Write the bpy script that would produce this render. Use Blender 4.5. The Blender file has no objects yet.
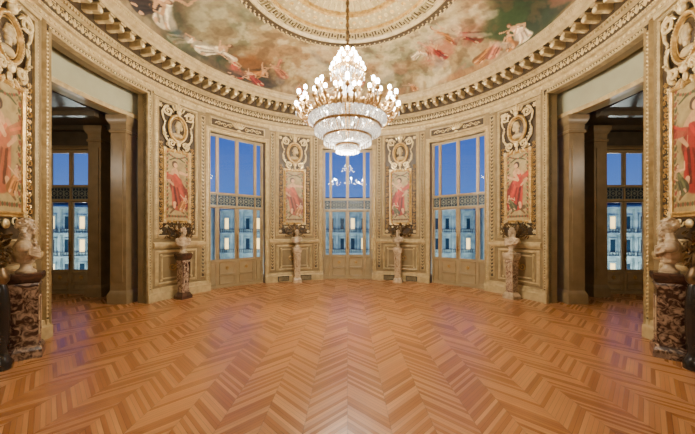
import bpy, math, random, bmesh
import numpy as np
from mathutils import Vector, Matrix
random.seed(7); np.random.seed(7)
R=5.7; D=math.pi/180
SC=bpy.context.scene; COL=SC.collection
def lin(c):
    c=c/255.0
    return c/12.92 if c<=.04045 else ((c+.055)/1.055)**2.4
def S(r,g,b): return (lin(r),lin(g),lin(b),1)

# ------------------------------------------------------------ materials
def mat(name,c,rough=.5,metal=0,c2=None,ns=5,bump=0,bs=40,vor=0,vs=25,em=0,trans=0,contrast=(.35,.65),dist=0):
    m=bpy.data.materials.new(name); m.use_nodes=True; nt=m.node_tree; N=nt.nodes; L=nt.links
    b=N['Principled BSDF']; b.inputs['Roughness'].default_value=rough; b.inputs['Metallic'].default_value=metal
    b.inputs['Base Color'].default_value=c
    tc=N.new('ShaderNodeTexCoord')
    if c2:
        n=N.new('ShaderNodeTexNoise'); n.inputs['Scale'].default_value=ns; n.inputs['Detail'].default_value=6
        n.inputs['Distortion'].default_value=dist
        L.new(tc.outputs['Object'],n.inputs['Vector'])
        r=N.new('ShaderNodeValToRGB'); r.color_ramp.elements[0].color=c; r.color_ramp.elements[1].color=c2
        r.color_ramp.elements[0].position=contrast[0]; r.color_ramp.elements[1].position=contrast[1]
        L.new(n.outputs['Fac'],r.inputs['Fac']); L.new(r.outputs['Color'],b.inputs['Base Color'])
    h=None
    if vor:
        v=N.new('ShaderNodeTexVoronoi'); v.inputs['Scale'].default_value=vs; v.feature='SMOOTH_F1'
        L.new(tc.outputs['Object'],v.inputs['Vector'])
        bp=N.new('ShaderNodeBump'); bp.inputs['Strength'].default_value=vor; bp.inputs['Distance'].default_value=.03; bp.invert=True
        L.new(v.outputs['Distance'],bp.inputs['Height']); h=bp
    if bump:
        n2=N.new('ShaderNodeTexNoise'); n2.inputs['Scale'].default_value=bs; n2.inputs['Detail'].default_value=4
        L.new(tc.outputs['Object'],n2.inputs['Vector'])
        bp2=N.new('ShaderNodeBump'); bp2.inputs['Strength'].default_value=bump; bp2.inputs['Distance'].default_value=.01
        L.new(n2.outputs['Fac'],bp2.inputs['Height'])
        if h: L.new(h.outputs['Normal'],bp2.inputs['Normal'])
        h=bp2
    if h: L.new(h.outputs['Normal'],b.inputs['Normal'])
    if em:
        b.inputs['Emission Color'].default_value=c; b.inputs['Emission Strength'].default_value=em
    if trans: b.inputs['Transmission Weight'].default_value=trans
    return m
M={}
M['wall']=mat('limestone_wall',S(118,98,62),.5,0,S(136,115,76),3,.15,30)
M['trim']=mat('carved_stone',S(160,137,92),.42,0,S(190,166,118),8,.15,40)
M['gold']=mat('gilded_carving',S(164,124,62),.3,.45,S(208,170,100),12,.2,60)
M['goldhi']=mat('bright_gilding',S(226,196,134),.24,.3,S(252,232,178),14,.1,60)
M['panel']=mat('painted_wood',S(144,122,84),.38,0,S(158,136,98),4,.1,60)
M['plaque']=mat('medallion_and_recess_shade',S(54,40,22),.5,0,S(72,55,32),8,.2,40)  # medallion ground; also painted-in shade for carved recesses
M['white']=mat('warm_marble',S(198,174,140),.3,0,S(142,118,88),9,.1,50)
M['cream']=mat('cream_beam',S(168,163,130),.6,0,S(158,153,122),2,.1,20)
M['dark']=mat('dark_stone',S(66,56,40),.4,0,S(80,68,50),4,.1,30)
M['pil']=mat('brown_pilaster',S(120,98,64),.36,0,S(132,109,74),4,.05,30)
M['bronze']=mat('gilt_bronze_branch',S(64,48,30),.35,.6,S(112,86,50),14,.2,40)
M['black']=mat('black_marble',S(20,18,17),.2,0,S(40,34,28),6)
M['breccia']=mat('breccia_marble',S(56,34,26),.15,0,S(160,130,104),9,0,contrast=(.44,.64),dist=1.8)
M['pale']=mat('pale_veined_marble',S(186,160,124),.25,0,S(104,72,52),7,0,contrast=(.48,.7),dist=1.5)
M['red']=mat('brown_marble',S(84,54,40),.2,0,S(50,34,26),8,0,dist=1.2)
M['mottled']=mat('mottled_marble',S(92,60,46),.25,0,S(178,152,122),14,0,contrast=(.38,.6),dist=1.4)
M['iron']=mat('blue_grey_iron',S(140,144,130),.4,.2)
M['ironbk']=mat('blue_grey_panel',S(34,54,72),.35,.2)
M['brass']=mat('brass',S(150,112,60),.3,.8)
M['chand']=mat('chandelier_bronze',S(124,94,54),.3,.6,S(180,146,92),10)
M['bulb']=mat('lit_bulb',(1,.94,.84,1),.4,em=60)
M['crystal']=mat('glowing_cut_crystal',(.86,.86,.84,1),.06,.4,em=.3)  # slight emission stands in for bulb light caught in the crystal
M['vent']=mat('vent_metal',S(30,26,24),.5,.3)
M['ceilc']=mat('ceiling_plaster',S(140,121,80),.6,0,S(160,141,98),5,.15,30)
M['ceild']=mat('ceiling_key_ground',S(66,50,28),.6)
M['keyc']=mat('ceiling_key',S(184,162,112),.5)
M['fac']=mat('facade_stone',S(176,196,188),.8,0,S(118,144,148),1.2,.2,6)
M['roof']=mat('zinc_roof',S(46,52,60),.5,.2,S(62,68,78),2)
M['litwin']=mat('lit_window',S(255,206,124),.5,em=3.0)
M['dimwin']=mat('dim_window',S(24,48,60),.2)
M['asph']=mat('street',S(60,62,70),.8)

def glassmat():
    m=bpy.data.materials.new('window_glass'); m.use_nodes=True; nt=m.node_tree; N=nt.nodes; L=nt.links
    N.remove(N['Principled BSDF']); o=N['Material Output']
    t=N.new('ShaderNodeBsdfTransparent'); g=N.new('ShaderNodeBsdfGlossy'); g.inputs['Roughness'].default_value=.02
    t.inputs['Color'].default_value=(.92,.96,1,1)
    fr=N.new('ShaderNodeFresnel'); fr.inputs['IOR'].default_value=1.3
    mx=N.new('ShaderNodeMixShader'); L.new(fr.outputs[0],mx.inputs[0]); L.new(t.outputs[0],mx.inputs[1]); L.new(g.outputs[0],mx.inputs[2])
    L.new(mx.outputs[0],o.inputs[0]); return m
M['glass']=glassmat()

def vcolmat(name,rough=.6,bump=.0):
    m=bpy.data.materials.new(name); m.use_nodes=True; nt=m.node_tree; N=nt.nodes; L=nt.links
    b=N['Principled BSDF']; b.inputs['Roughness'].default_value=rough
    a=N.new('ShaderNodeAttribute'); a.attribute_name='paint'
    tc=N.new('ShaderNodeTexCoord'); n=N.new('ShaderNodeTexNoise'); n.inputs['Scale'].default_value=9; n.inputs['Detail'].default_value=8
    L.new(tc.outputs['Object'],n.inputs['Vector'])
    mp=N.new('ShaderNodeMapRange'); mp.inputs[1].default_value=.3; mp.inputs[2].default_value=.7; mp.inputs[3].default_value=.8; mp.inputs[4].default_value=1.14
    L.new(n.outputs['Fac'],mp.inputs[0])
    vm=N.new('ShaderNodeVectorMath'); vm.operation='SCALE'; L.new(a.outputs['Color'],vm.inputs[0]); L.new(mp.outputs[0],vm.inputs['Scale'])
    L.new(vm.outputs[0],b.inputs['Base Color']); return m
M['fresco']=vcolmat('fresco_paint',.7); M['canvas']=vcolmat('panel_paint',.5)

def floormat():
    m=bpy.data.materials.new('chevron_parquet'); m.use_nodes=True; nt=m.node_tree; N=nt.nodes; L=nt.links
    b=N['Principled BSDF']
    g=N.new('ShaderNodeNewGeometry'); sp=N.new('ShaderNodeSeparateXYZ'); L.new(g.outputs['Position'],sp.inputs[0])
    def mt(op,a,bv=0,c=None):
        n=N.new('ShaderNodeMath'); n.operation=op
        for i,v in enumerate((a,bv)+((c,) if c is not None else ())):
            if isinstance(v,(int,float)): n.inputs[i].default_value=v
            else: L.new(v,n.inputs[i])
        return n.outputs[0]
    X,Y=sp.outputs[0],sp.outputs[1]; W=.44; BW=.043
    tri=mt('PINGPONG',X,W)
    v=mt('DIVIDE',mt('ADD',Y,mt('MULTIPLY',tri,1.0)),BW*1.414)
    st=mt('FLOOR',mt('DIVIDE',X,W)); bi=mt('FLOOR',v); fr=mt('FRACT',v)
    cb=N.new('ShaderNodeCombineXYZ'); L.new(st,cb.inputs[0]); L.new(bi,cb.inputs[1])
    wn=N.new('ShaderNodeTexWhiteNoise'); wn.noise_dimensions='3D'; L.new(cb.outputs[0],wn.inputs['Vector'])
    wz=N.new('ShaderNodeTexWhiteNoise'); wz.noise_dimensions='1D'; L.new(bi,wz.inputs['W'])
    val=mt('ADD',mt('MULTIPLY',wn.outputs['Value'],.8),mt('MULTIPLY',wz.outputs['Value'],.2))
    ramp=N.new('ShaderNodeValToRGB'); cr=ramp.color_ramp
    cr.elements[0].color=S(134,82,42); cr.elements[1].color=S(190,134,80)
    e=cr.elements.new(.5); e.color=S(164,108,60)
    L.new(val,ramp.inputs['Fac'])
    d=mt('SUBTRACT',Y,tri)
    c2=N.new('ShaderNodeCombineXYZ'); L.new(mt('MULTIPLY',d,3.0),c2.inputs[0]); L.new(mt('MULTIPLY',v,6.0),c2.inputs[1]); L.new(mt('MULTIPLY',wn.outputs['Value'],30),c2.inputs[2])
    gn=N.new('ShaderNodeTexNoise'); gn.inputs['Scale'].default_value=1; gn.inputs['Detail'].default_value=4; L.new(c2.outputs[0],gn.inputs['Vector'])
    big=N.new('ShaderNodeTexNoise'); big.inputs['Scale'].default_value=.6; L.new(g.outputs['Position'],big.inputs['Vector'])
    k=mt('ADD',mt('MULTIPLY',gn.outputs['Fac'],.5),mt('ADD',mt('MULTIPLY',big.outputs['Fac'],.6),.45))
    gap=mt('MAXIMUM',mt('LESS_THAN',fr,.11),mt('MULTIPLY',mt('MAXIMUM',mt('LESS_THAN',tri,.004),mt('GREATER_THAN',tri,W-.004)),.7))
    k2=mt('MULTIPLY',k,mt('SUBTRACT',1,mt('MULTIPLY',gap,.6)))
    vm=N.new('ShaderNodeVectorMath'); vm.operation='SCALE'; L.new(ramp.outputs[0],vm.inputs[0]); L.new(k2,vm.inputs['Scale'])
    L.new(vm.outputs[0],b.inputs['Base Color'])
    L.new(mt('ADD',.22,mt('MULTIPLY',wn.outputs['Value'],.12)),b.inputs['Roughness'])
    b.inputs['Coat Weight'].default_value=.22; b.inputs['Coat Roughness'].default_value=.34; b.inputs['Specular IOR Level'].default_value=.55
    bp=N.new('ShaderNodeBump'); bp.inputs['Strength'].default_value=.2; bp.inputs['Distance'].default_value=.004
    L.new(mt('SUBTRACT',mt('MULTIPLY',wn.outputs['Value'],.6),gap),bp.inputs['Height']); L.new(bp.outputs[0],b.inputs['Normal'])
    return m
M['floor']=floormat()

# ------------------------------------------------------------ mesh builder
def wrap(thc,r=R):
    t0=thc*D
    def f(s,z,d):
        t=t0+s/r; q=r-d
        return (q*math.sin(t),q*math.cos(t),z)
    return f
def flat(thc,r):
    t=thc*D; n=(math.sin(t),math.cos(t)); tg=(math.cos(t),-math.sin(t))
    def f(s,z,d): return ((r-d)*n[0]+s*tg[0],(r-d)*n[1]+s*tg[1],z)
    return f
ident=lambda a,b,c:(a,c,b)      # (x,z,y)
class MB:
    def __init__(s,f=None): s.v=[];s.f=[];s.m=[];s.mats=[];s.cm=0;s.fn=f or ident
    def mat(s,k):
        m=M[k]
        if m not in s.mats: s.mats.append(m)
        s.cm=s.mats.index(m); return s
    def add(s,vs,fs,raw=False):
        o=len(s.v); s.v+= list(vs) if raw else [s.fn(*p) for p in vs]
        s.f+=[tuple(i+o for i in q) for q in fs]; s.m+=[s.cm]*len(fs)
    def box(s,a,b,z0,z1,d0,d1):
        n=max(1,int(abs(b-a)/.25)); vs=[];fs=[]
        for i in range(n+1):
            t=a+(b-a)*i/n; vs+=[(t,z0,d0),(t,z1,d0),(t,z1,d1),(t,z0,d1)]
        for i in range(n):
            for j in range(4):
                k=(j+1)%4; fs.append((4*i+j,4*i+k,4*i+4+k,4*i+4+j))
        fs+=[(0,3,2,1),(4*n,4*n+1,4*n+2,4*n+3)]; s.add(vs,fs)
    def frame(s,a,b,z0,z1,prof,open_bottom=False):
        n=max(1,int((b-a)/.2)); P=[]
        for i in range(n+1): 
            P.append((a+(b-a)*i/n,z0,-1 if i==0 else (1 if i==n else 0),-1))
        for i in range(n+1):
            P.append((b+(a-b)*i/n,z1,1 if i==0 else (-1 if i==n else 0),1))
        vs=[];fs=[];K=len(prof);T=len(P)
        for (x,z,ox,oz) in P:
            for (o,d) in prof: vs.append((x+ox*o,z+(0 if open_bottom and oz<0 else oz*o),d))
        for i in range(T):
            if open_bottom and i<n: continue
            j=(i+1)%T
            for k in range(K-1): fs.append((i*K+k,i*K+k+1,j*K+k+1,j*K+k))
        s.add(vs,fs)
    def ball(s,x,z,d,rx,rz=None,rd=None,nu=8,nv=5,rot=0):
        rz=rz or rx; rd=rd or rx; vs=[];fs=[]; c,sn=math.cos(rot),math.sin(rot)
        for j in range(1,nv):
            p=math.pi*j/nv
            for i in range(nu):
                t=2*math.pi*i/nu
                lx=rx*math.sin(p)*math.cos(t); lz=rz*math.cos(p); ld=rd*math.sin(p)*math.sin(t)
                vs.append((x+lx*c-lz*sn,z+lx*sn+lz*c,d+ld))
        vs.append((x-rz*sn,z+rz*c,d)); vs.append((x+rz*sn,z-rz*c,d)); a=len(vs)-2
        for j in range(nv-2):
            for i in range(nu): k=(i+1)%nu; fs.append((j*nu+i,j*nu+k,(j+1)*nu+k,(j+1)*nu+i))
        for i in range(nu):
            k=(i+1)%nu; fs.append((a,k,i)); fs.append((a+1,(nv-2)*nu+i,(nv-2)*nu+k))
        s.add(vs,fs)
    def tube(s,pts,rad,n=6,closed=False):
        P=[Vector(p) for p in pts]; K=len(P); vs=[];fs=[]
        if not hasattr(rad,'__len__'): rad=[rad]*K
        for i in range(K):
            if closed: t=P[(i+1)%K]-P[i-1]
            else: t=P[min(i+1,K-1)]-P[max(i-1,0)]
            t.normalize(); up=Vector((0,0,1)) if abs(t.z)<.9 else Vector((1,0,0))
            u=t.cross(up).normalized(); w=t.cross(u)
            for j in range(n):
                a=2*math.pi*j/n; vs.append(tuple(P[i]+(u*math.cos(a)+w*math.sin(a))*rad[i]))
        for i in range(K if closed else K-1):
            q=(i+1)%K
            for j in range(n): k=(j+1)%n; fs.append((i*n+j,i*n+k,q*n+k,q*n+j))
        if not closed: fs+=[tuple(range(n))[::-1],tuple((K-1)*n+j for j in range(n))]
        s.add(vs,fs)
    def lathe(s,prof,n=24,cx=0,cy=0,sq=False):
        vs=[];fs=[]
        if sq: n=4
        for (r,z) in prof:
            for j in range(n):
                a=2*math.pi*j/n+(math.pi/4 if sq else 0); q=r*(1.4142 if sq else 1)
                vs.append((cx+q*math.cos(a),cy+q*math.sin(a),z))
        for i in range(len(prof)-1):
            for j in range(n): k=(j+1)%n; fs.append((i*n+j,i*n+k,(i+1)*n+k,(i+1)*n+j))
        fs+=[tuple(range(n))[::-1],tuple((len(prof)-1)*n+j for j in range(n))]
        s.add(vs,fs,raw=True)
    def sweep(s,prof,t0,t1,step=2.0,full=False):
        n=max(1,int(round((t1-t0)/step))); K=len(prof); vs=[];fs=[]
        cnt=n if full else n+1
        for i in range(cnt):
            t=(t0+(t1-t0)*i/n)*D
            for (r,z) in prof: vs.append((r*math.sin(t),r*math.cos(t),z))
        for i in range(n):
            q=(i+1)%cnt
            for k in range(K): l=(k+1)%K; fs.append((i*K+k,i*K+l,q*K+l,q*K+k))
        if not full: fs+=[tuple(range(K)),tuple(n*K+k for k in range(K))[::-1]]
        s.add(vs,fs,raw=True)
    def rect3(s,x0,x1,y0,y1,z0,z1):
        vs=[(x,y,z) for x in (x0,x1) for y in (y0,y1) for z in (z0,z1)]
        s.add(vs,[(0,1,3,2),(4,6,7,5),(0,4,5,1),(2,3,7,6),(0,2,6,4),(1,5,7,3)],raw=True)
    def spiral(s,x,z,d,r,rad,turns=1.4,dirn=1,a0=0,n=5):
        K=int(12*turns); pts=[];rr=[]
        for i in range(K+1):
            q=i/K; a=a0+dirn*turns*2*math.pi*q; e=r*(1-.85*q)
            pts.append((x+e*math.cos(a),z+e*math.sin(a),d+.02*q)); rr.append(rad*(1-.3*q))
        s.tube(pts,rr,n)
    def obj(s,name,parent=None,origin=(0,0,0),sharp=38,**kw):
        me=bpy.data.meshes.new(name); o3=Vector(origin)
        vv=[(p[0]-o3.x,p[1]-o3.y,p[2]-o3.z) for p in s.v]
        me.from_pydata(vv,[],s.f)
        for m in s.mats: me.materials.append(m)
        me.polygons.foreach_set('material_index',s.m)
        bm=bmesh.new(); bm.from_mesh(me); bmesh.ops.recalc_face_normals(bm,faces=bm.faces); bm.to_mesh(me); bm.free()
        me.polygons.foreach_set('use_smooth',[True]*len(me.polygons)); me.set_sharp_from_angle(angle=sharp*D)
        ob=bpy.data.objects.new(name,me); COL.objects.link(ob)
        if parent: ob.parent=parent
        else: ob.location=origin
        for k,v in kw.items(): ob[k]=v
        return ob
def thing(name,label,category,loc,rotz=0,**kw):
    e=bpy.data.objects.new(name,None); e.empty_display_size=.2; e.location=loc; e.rotation_euler=(0,0,rotz)
    COL.objects.link(e); e['label']=label; e['category']=category
    for k,v in kw.items(): e[k]=v
    return e
def st(o): o['kind']='structure'; return o

# ------------------------------------------------------------ numpy painting helpers
TAB=np.random.rand(256,256)
def vnoise(x,y):
    xi=np.floor(x).astype(int); yi=np.floor(y).astype(int); fx=x-xi; fy=y-yi
    fx=fx*fx*(3-2*fx); fy=fy*fy*(3-2*fy)
    g=lambda a,b:TAB[a%256,b%256]
    return (g(xi,yi)*(1-fx)+g(xi+1,yi)*fx)*(1-fy)+(g(xi,yi+1)*(1-fx)+g(xi+1,yi+1)*fx)*fy
def fbm(x,y,o=5):
    t=0;a=.5
    for i in range(o): t=t+a*vnoise(x,y); x=x*2.03+17; y=y*2.03+31; a*=.5
    return t
def LC(r,g,b): return np.array(S(r,g,b)[:3])
class Paint:
    def __init__(s,U,V,base): s.U=U;s.V=V;s.C=base
    def mix(s,m,c): s.C[:]=s.C*(1-m[:,None])+np.array(c)[None,:]*m[:,None]
    def blob(s,x,y,rx,ry,rot,c,soft=.25,a=1,nz=.25):
        dx=s.U-x;dy=s.V-y;c_,s_=math.cos(rot),math.sin(rot)
        p=(dx*c_+dy*s_)/rx;q=(-dx*s_+dy*c_)/ry
        r=np.sqrt(p*p+q*q)
        idx=r<1.6
        if nz: r=r+nz*(fbm(s.U*5/max(rx,.2)*.3+x*9,s.V*5/max(rx,.2)*.3,4)-.5)*2*idx
        m=np.clip((1-r)/soft+.5,0,1)*a; s.mix(m,c)
    def cap(s,x0,y0,x1,y1,r0,r1,c,soft=.25,a=1):
        dx=x1-x0;dy=y1-y0;l=dx*dx+dy*dy+1e-9
        t=np.clip(((s.U-x0)*dx+(s.V-y0)*dy)/l,0,1)
        e=np.hypot(s.U-x0-t*dx,s.V-y0-t*dy); r=r0+(r1-r0)*t
        s.mix(np.clip((1-e/r)/soft+.5,0,1)*a,c)
    def fig(s,x,y,h,rot,robe,flesh=None,hair=None,seed=0,fly=False,al=1,soft=.3):
        rn=random.Random(seed); flesh=LC(214,170,130) if flesh is None else flesh; hair=LC(92,58,36) if hair is None else hair
        c_,s_=math.cos(rot),math.sin(rot); robe=np.array(robe); j=lambda a:rn.uniform(-a,a)
        def T(a,b): return x+h*(a*c_-b*s_), y+h*(a*s_+b*c_)
        def cp(a,b,c,d,r0,r1,col,a2=1): 
            p=T(a,b);q=T(c,d); s.cap(p[0],p[1],q[0],q[1],r0*h,r1*h,col,soft,a2*al)
        k=rn.choice((-1,1)); lean=j(.05); ha=.16+j(.06); hb=.62+j(.12); up=.3+j(.06); uz=.82+j(.14)
        cp(-.02,.45,.16*k,.12,.15,.19,robe*.5); cp(0,.5,.05*k,.05,.12,.16,robe)
        cp(.06*k,.42,.2*k,.02,.03,.025,robe*1.6); cp(-.06*k,.4,.0,.02,.022,.025,robe*.3); cp(.0,.44,.1*k,.05,.014,.016,robe*.45); cp(-.1*k,.36,-.08*k,.03,.016,.02,robe*1.4)
        cp(.12*k,.08,.17*k,-.02,.035,.025,flesh); cp(-.05*k,.06,-.06*k,-.03,.035,.025,flesh)
        cp(lean,.72,0,.5,.08,.085,flesh*.95); cp(lean,.62,.02,.5,.07,.1,robe*1.2); cp(-.07*k,.68,.08*k,.5,.02,.03,robe*1.7)
        cp(.08*k,.72,.1*k+ha,hb,.034,.028,flesh); cp(.1*k+ha,hb,up*k,uz,.028,.02,flesh)
        cp(-.08*k,.72,-.2*k,.55,.036,.028,flesh*.8); cp(-.2*k,.55,-.08*k,.44,.028,.02,flesh*.8)
        cp(lean,.76,lean,.8,.03,.03,flesh*.8); cp(lean,.875,lean,.89,.064,.064,hair); cp(lean+.02*k,.86,lean+.02*k,.87,.045,.045,flesh)
        if fly:
            cp(-.1*k,.6,-.42*k,.7+j(.1),.05,.08,robe*1.1,.8); cp(-.3*k,.66,-.46*k,.55,.045,.03,robe*.5,.8); cp(-.12*k,.62,-.4*k,.74,.015,.02,robe*1.8,.8)
def grid_paint(name,fnpos,us,vs,painter,matk,parent=None,origin=(0,0,0),closed=False):
    nu,nv=len(us),len(vs); U,V=np.meshgrid(us,vs,indexing='ij'); U=U.ravel();V=V.ravel()
    P=fnpos(U,V)-np.array(origin)[None,:]
    C=painter(U,V)
    fs=[]
    for i in range(nu if closed else nu-1):
        q=(i+1)%nu
        for j in range(nv-1): fs.append((i*nv+j,q*nv+j,q*nv+j+1,i*nv+j+1))
    me=bpy.data.meshes.new(name); me.from_pydata(P.tolist(),[],fs); me.materials.append(M[matk])
    at=me.color_attributes.new('paint','FLOAT_COLOR','POINT')
    at.data.foreach_set('color',np.concatenate([np.clip(C,0,1),np.ones((len(C),1))],1).astype(np.float32).ravel())
    me.polygons.foreach_set('use_smooth',[True]*len(me.polygons))
    ob=bpy.data.objects.new(name,me); COL.objects.link(ob)
    if parent: ob.parent=parent
    else: ob.location=origin
    return ob

# ------------------------------------------------------------ SHELL
fl=MB(); fl.mat('floor'); fl.rect3(-11,11,-11,6.2,-.15,0); st(fl.obj('floor'))
WH=10.1; WT=5.28; DH=12.8; DT=5.72; TOP=7.02; RO=6.0
def arcw(mb,a,b,z0,z1,r0=R,r1=RO): mb.sweep([(r0,z0),(r0,z1),(r1,z1),(r1,z0)],a,b,1.6)
for nm,sg in (('wall_left',-1),('wall_right',1)):
    w=MB(); w.mat('wall')
    def A(a,b,z0,z1): arcw(w,min(sg*a,sg*b),max(sg*a,sg*b),z0,z1)
    A(21.6,43.2-WH,0,TOP); A(43.2-WH,43.2+WH,WT,TOP); A(43.2+WH,86.4-DH,0,TOP); A(86.4-DH,86.4+DH,DT,TOP); A(86.4+DH,128,0,TOP)
    st(w.obj(nm))
w=MB(); w.mat('wall'); arcw(w,-21.6,-WH,0,TOP); arcw(w,-WH,WH,WT,TOP); arcw(w,WH,21.6,0,TOP); st(w.obj('wall_far'))
w=MB(); w.mat('wall'); arcw(w,128,232,DT,TOP); st(w.obj('wall_near'))
w=MB(); w.mat('wall'); w.rect3(-8,8,-11,-10.8,0,7); w.rect3(-8,-7.8,-10.8,-4.0,0,7); w.rect3(7.8,8,-10.8,-4.0,0,7)
w.rect3(-7.8,-4.6,-4.2,-4.0,0,7); w.rect3(4.6,7.8,-4.2,-4.0,0,7); st(w.obj('wall_back'))
w=MB(); w.mat('ceilc'); w.rect3(-8,8,-11,-5.6,7.02,7.15); st(w.obj('ceiling.001'))

# entablature
c=MB(); c.mat('trim')
prof=[(5.78,5.86),(5.64,5.86),(5.63,5.98),(5.57,6.0),(5.57,6.07),(5.62,6.11),(5.62,6.36),(5.56,6.39),(5.53,6.44),(5.49,6.45),(5.49,6.6),(5.49,6.69),(5.43,6.705),
 (5.1,6.71),(5.1,6.80),(5.05,6.83),(5.0,6.93),(4.97,6.95),(4.97,7.0),(5.78,7.0)]
c.sweep(prof,0,360,2,True)
c.mat('plaque'); c.sweep([(5.482,6.46),(5.482,6.69),(5.12,6.702),(5.12,6.712),(5.5,6.7),(5.5,6.46)],0,360,2,True)  # dark band and soffit between modillions: shade put into the colour
c.sweep([(5.612,6.12),(5.612,6.35),(5.63,6.35),(5.63,6.12)],0,360,2,True)
st(c.obj('trim_1',sharp=25))
c=MB(); c.mat('gold')
NM=108
for i in range(NM):
    th=360*i/NM; c.fn=wrap(th)
    c.mat('trim'); c.box(-.06,.06,6.53,6.69,.2,.54); c.box(-.075,.075,6.665,6.7,.2,.59); c.mat('goldhi'); c.ball(0,6.575,.55,.06,.06,.045,8,5); c.ball(0,6.545,.3,.048,.045,.12,6,4)
    c.fn=wrap(th+180/NM); c.ball(0,6.69,.42,.05,.02,.05,8,4); c.ball(0,6.665,.42,.02,.02,.02,6,4)
c.mat('trim')
for i in range(480):
    c.fn=wrap(i*.75); c.box(-.02,.02,6.395,6.455,.08,.19)
c.mat('goldhi')
for i in range(600):
    c.fn=wrap(i*.6); c.ball(0,6.04,.14,.018,.02,.016,6,4); c.ball(0,6.88,.72,.016,.024,.016,6,4)
for i in range(180):
    c.fn=wrap(i*2)
    c.ball(0,6.24,.09,.024,.09,.03,6,4); c.ball(.045,6.22,.09,.014,.08,.02,6,4,-.6); c.ball(-.045,6.22,.09,.014,.08,.02,6,4,.6)
    c.fn=wrap(i*2+1); c.ball(0,6.2,.09,.03,.03,.02,8,4); c.ball(0,6.31,.09,.05,.012,.02,6,4)
for i in range(300):
    c.fn=wrap(i*1.2); c.ball(0,5.92,.08,.032,.03,.025,6,4)
st(c.obj('trim_2'))

# dome fresco
Z0,ZC,RI=7.0,7.75,2.78; RD=4.98
def domepos(T,A):
    r=RI+(RD-RI)*np.cos(A)**.9; z=Z0+(ZC-Z0)*np.sin(A); t=T*D
    return np.stack([r*np.sin(t),r*np.cos(t),z],1)
def domepaint(T,A):
    r=RI+(RD-RI)*np.cos(A)**.9; U=T*D*4.2; V=(A/(math.pi/2))*2.5
    x=r*np.sin(T*D); y=r*np.cos(T*D)
    n1=fbm(x*.55+5,y*.55+9); n2=fbm(x*1.3+40,y*1.3+3); n3=fbm(x*3+11,y*3+70); n4=fbm(x*2.2+90,y*2.2+7)
    C=np.ones((len(T),3))*LC(156,130,84)
    U=U+(n3-.5)*.1+(fbm(x*9,y*9)-.5)*.06; V=V+(n4-.5)*.1
    p=Paint(U,V,C)
    p.mix(np.clip((n1-.42)*5,0,1),LC(188,168,122)); p.mix(np.clip((n2-.5)*5,0,.6),LC(158,114,72)); p.mix(np.clip((.42-n2)*5,0,.7),LC(98,100,70))
    p.mix(np.clip((n3-.52)*5,0,.6),LC(212,194,150)); p.mix(np.clip((.4-n3)*5,0,.5),LC(90,66,40))
    lf=np.clip((-T-45)/30,0,1)*.5; lf[T>180]=0; p.mix(lf,LC(112,118,92))
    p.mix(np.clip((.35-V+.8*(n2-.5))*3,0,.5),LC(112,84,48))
    def u(t): return t*D*4.2
    darks=LC(28,18,14);red=LC(140,34,20);gr=LC(40,58,28);wh=LC(216,198,160);bl=LC(72,92,108);oc=LC(156,98,38);pk=LC(172,100,70)
    B=lambda t,v,rx,ry,rot,c_,a=.85:p.blob(u(t),v,rx,ry,rot,c_,.5,a,.6)
    F=lambda t,v,h,rot,c_,sd,fly=False:p.fig(u(t),v,h,rot,c_,seed=sd,fly=fly,al=.96,soft=.28,flesh=LC(206,156,108))
    B(-44,.6,.9,.6,0,darks,.95); B(-52,.4,.6,.4,.3,gr); B(-37,.4,.6,.35,-.2,darks); B(-45,1.0,.4,.3,0,oc,.5)
    F(-46,.2,1.0,.5,red,1); F(-42,.3,1.0,-.5,oc,2); F(-50,.1,.9,-.9,darks*2,3); F(-37,.2,.8,.9,red*.8,4)
    B(-80,.9,.9,.6,0,darks*1.6,.7); F(-78,.5,1.3,.3,wh,5,True); F(-84,.3,1.1,-.3,darks*1.5,6); F(-73,.3,1.0,-.8,wh,7); B(-68,.3,.6,.35,0,gr,.8)
    F(-62,.5,1.1,-.6,wh,8,True); B(-60,.2,.6,.25,0,darks*1.5,.6); F(-92,.4,1.2,.2,bl,9); B(-98,.6,.6,.5,0,gr,.7); F(-28,1.0,.8,1.1,pk,10,True); F(-20,.15,.7,.3,pk,11)
    B(-10,.25,.7,.2,0,oc,.5); F(-8,.6,.8,-.8,wh,12,True); F(6,.9,.8,.8,pk,13,True); F(14,.15,.7,.2,bl,14); B(18,.3,.6,.25,0,oc,.5)
    B(44,1.5,.6,.4,.3,pk,.7); F(46,1.3,.9,.5,red,15,True); F(39,1.4,.8,-.6,pk,16,True); F(52,1.6,.8,.2,oc,17,True); F(33,1.6,.6,-1,wh,18,True)
    B(62,1.5,.5,.35,0,red*.9,.5); F(60,1.2,.9,.4,red*.9,24,True); F(56,.4,.9,-.9,oc,19,True); F(62,.3,.9,-.4,pk,20); B(50,.2,.8,.2,0,oc,.6); F(30,.15,.6,.4,oc,21)
    B(76,.9,1.0,.8,.1,gr,.95); B(84,1.2,.9,.7,-.3,gr*.7,.95); B(70,1.1,.6,.5,0,gr*1.4,.8); B(80,.4,.8,.35,0,gr*.6,.9); F(74,.2,1.0,.2,wh,22); F(67,.2,.8,-.2,oc,23); B(95,.8,.8,.6,0,gr,.8)
    for i in range(60):
        t=random.uniform(-110,110); B(t,random.uniform(.2,2.2),random.uniform(.12,.45),random.uniform(.06,.2),random.uniform(-1,1),random.choice([wh,wh,pk,oc,bl,gr,wh,darks]),.3)
    p.mix(np.clip((.42-n3)*4,0,.3),LC(104,76,48))
    return C
cl=grid_paint('ceiling',domepos,np.arange(0,360,.25)-180,np.linspace(0,math.pi/2,100),domepaint,'fresco',closed=True); st(cl)
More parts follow.
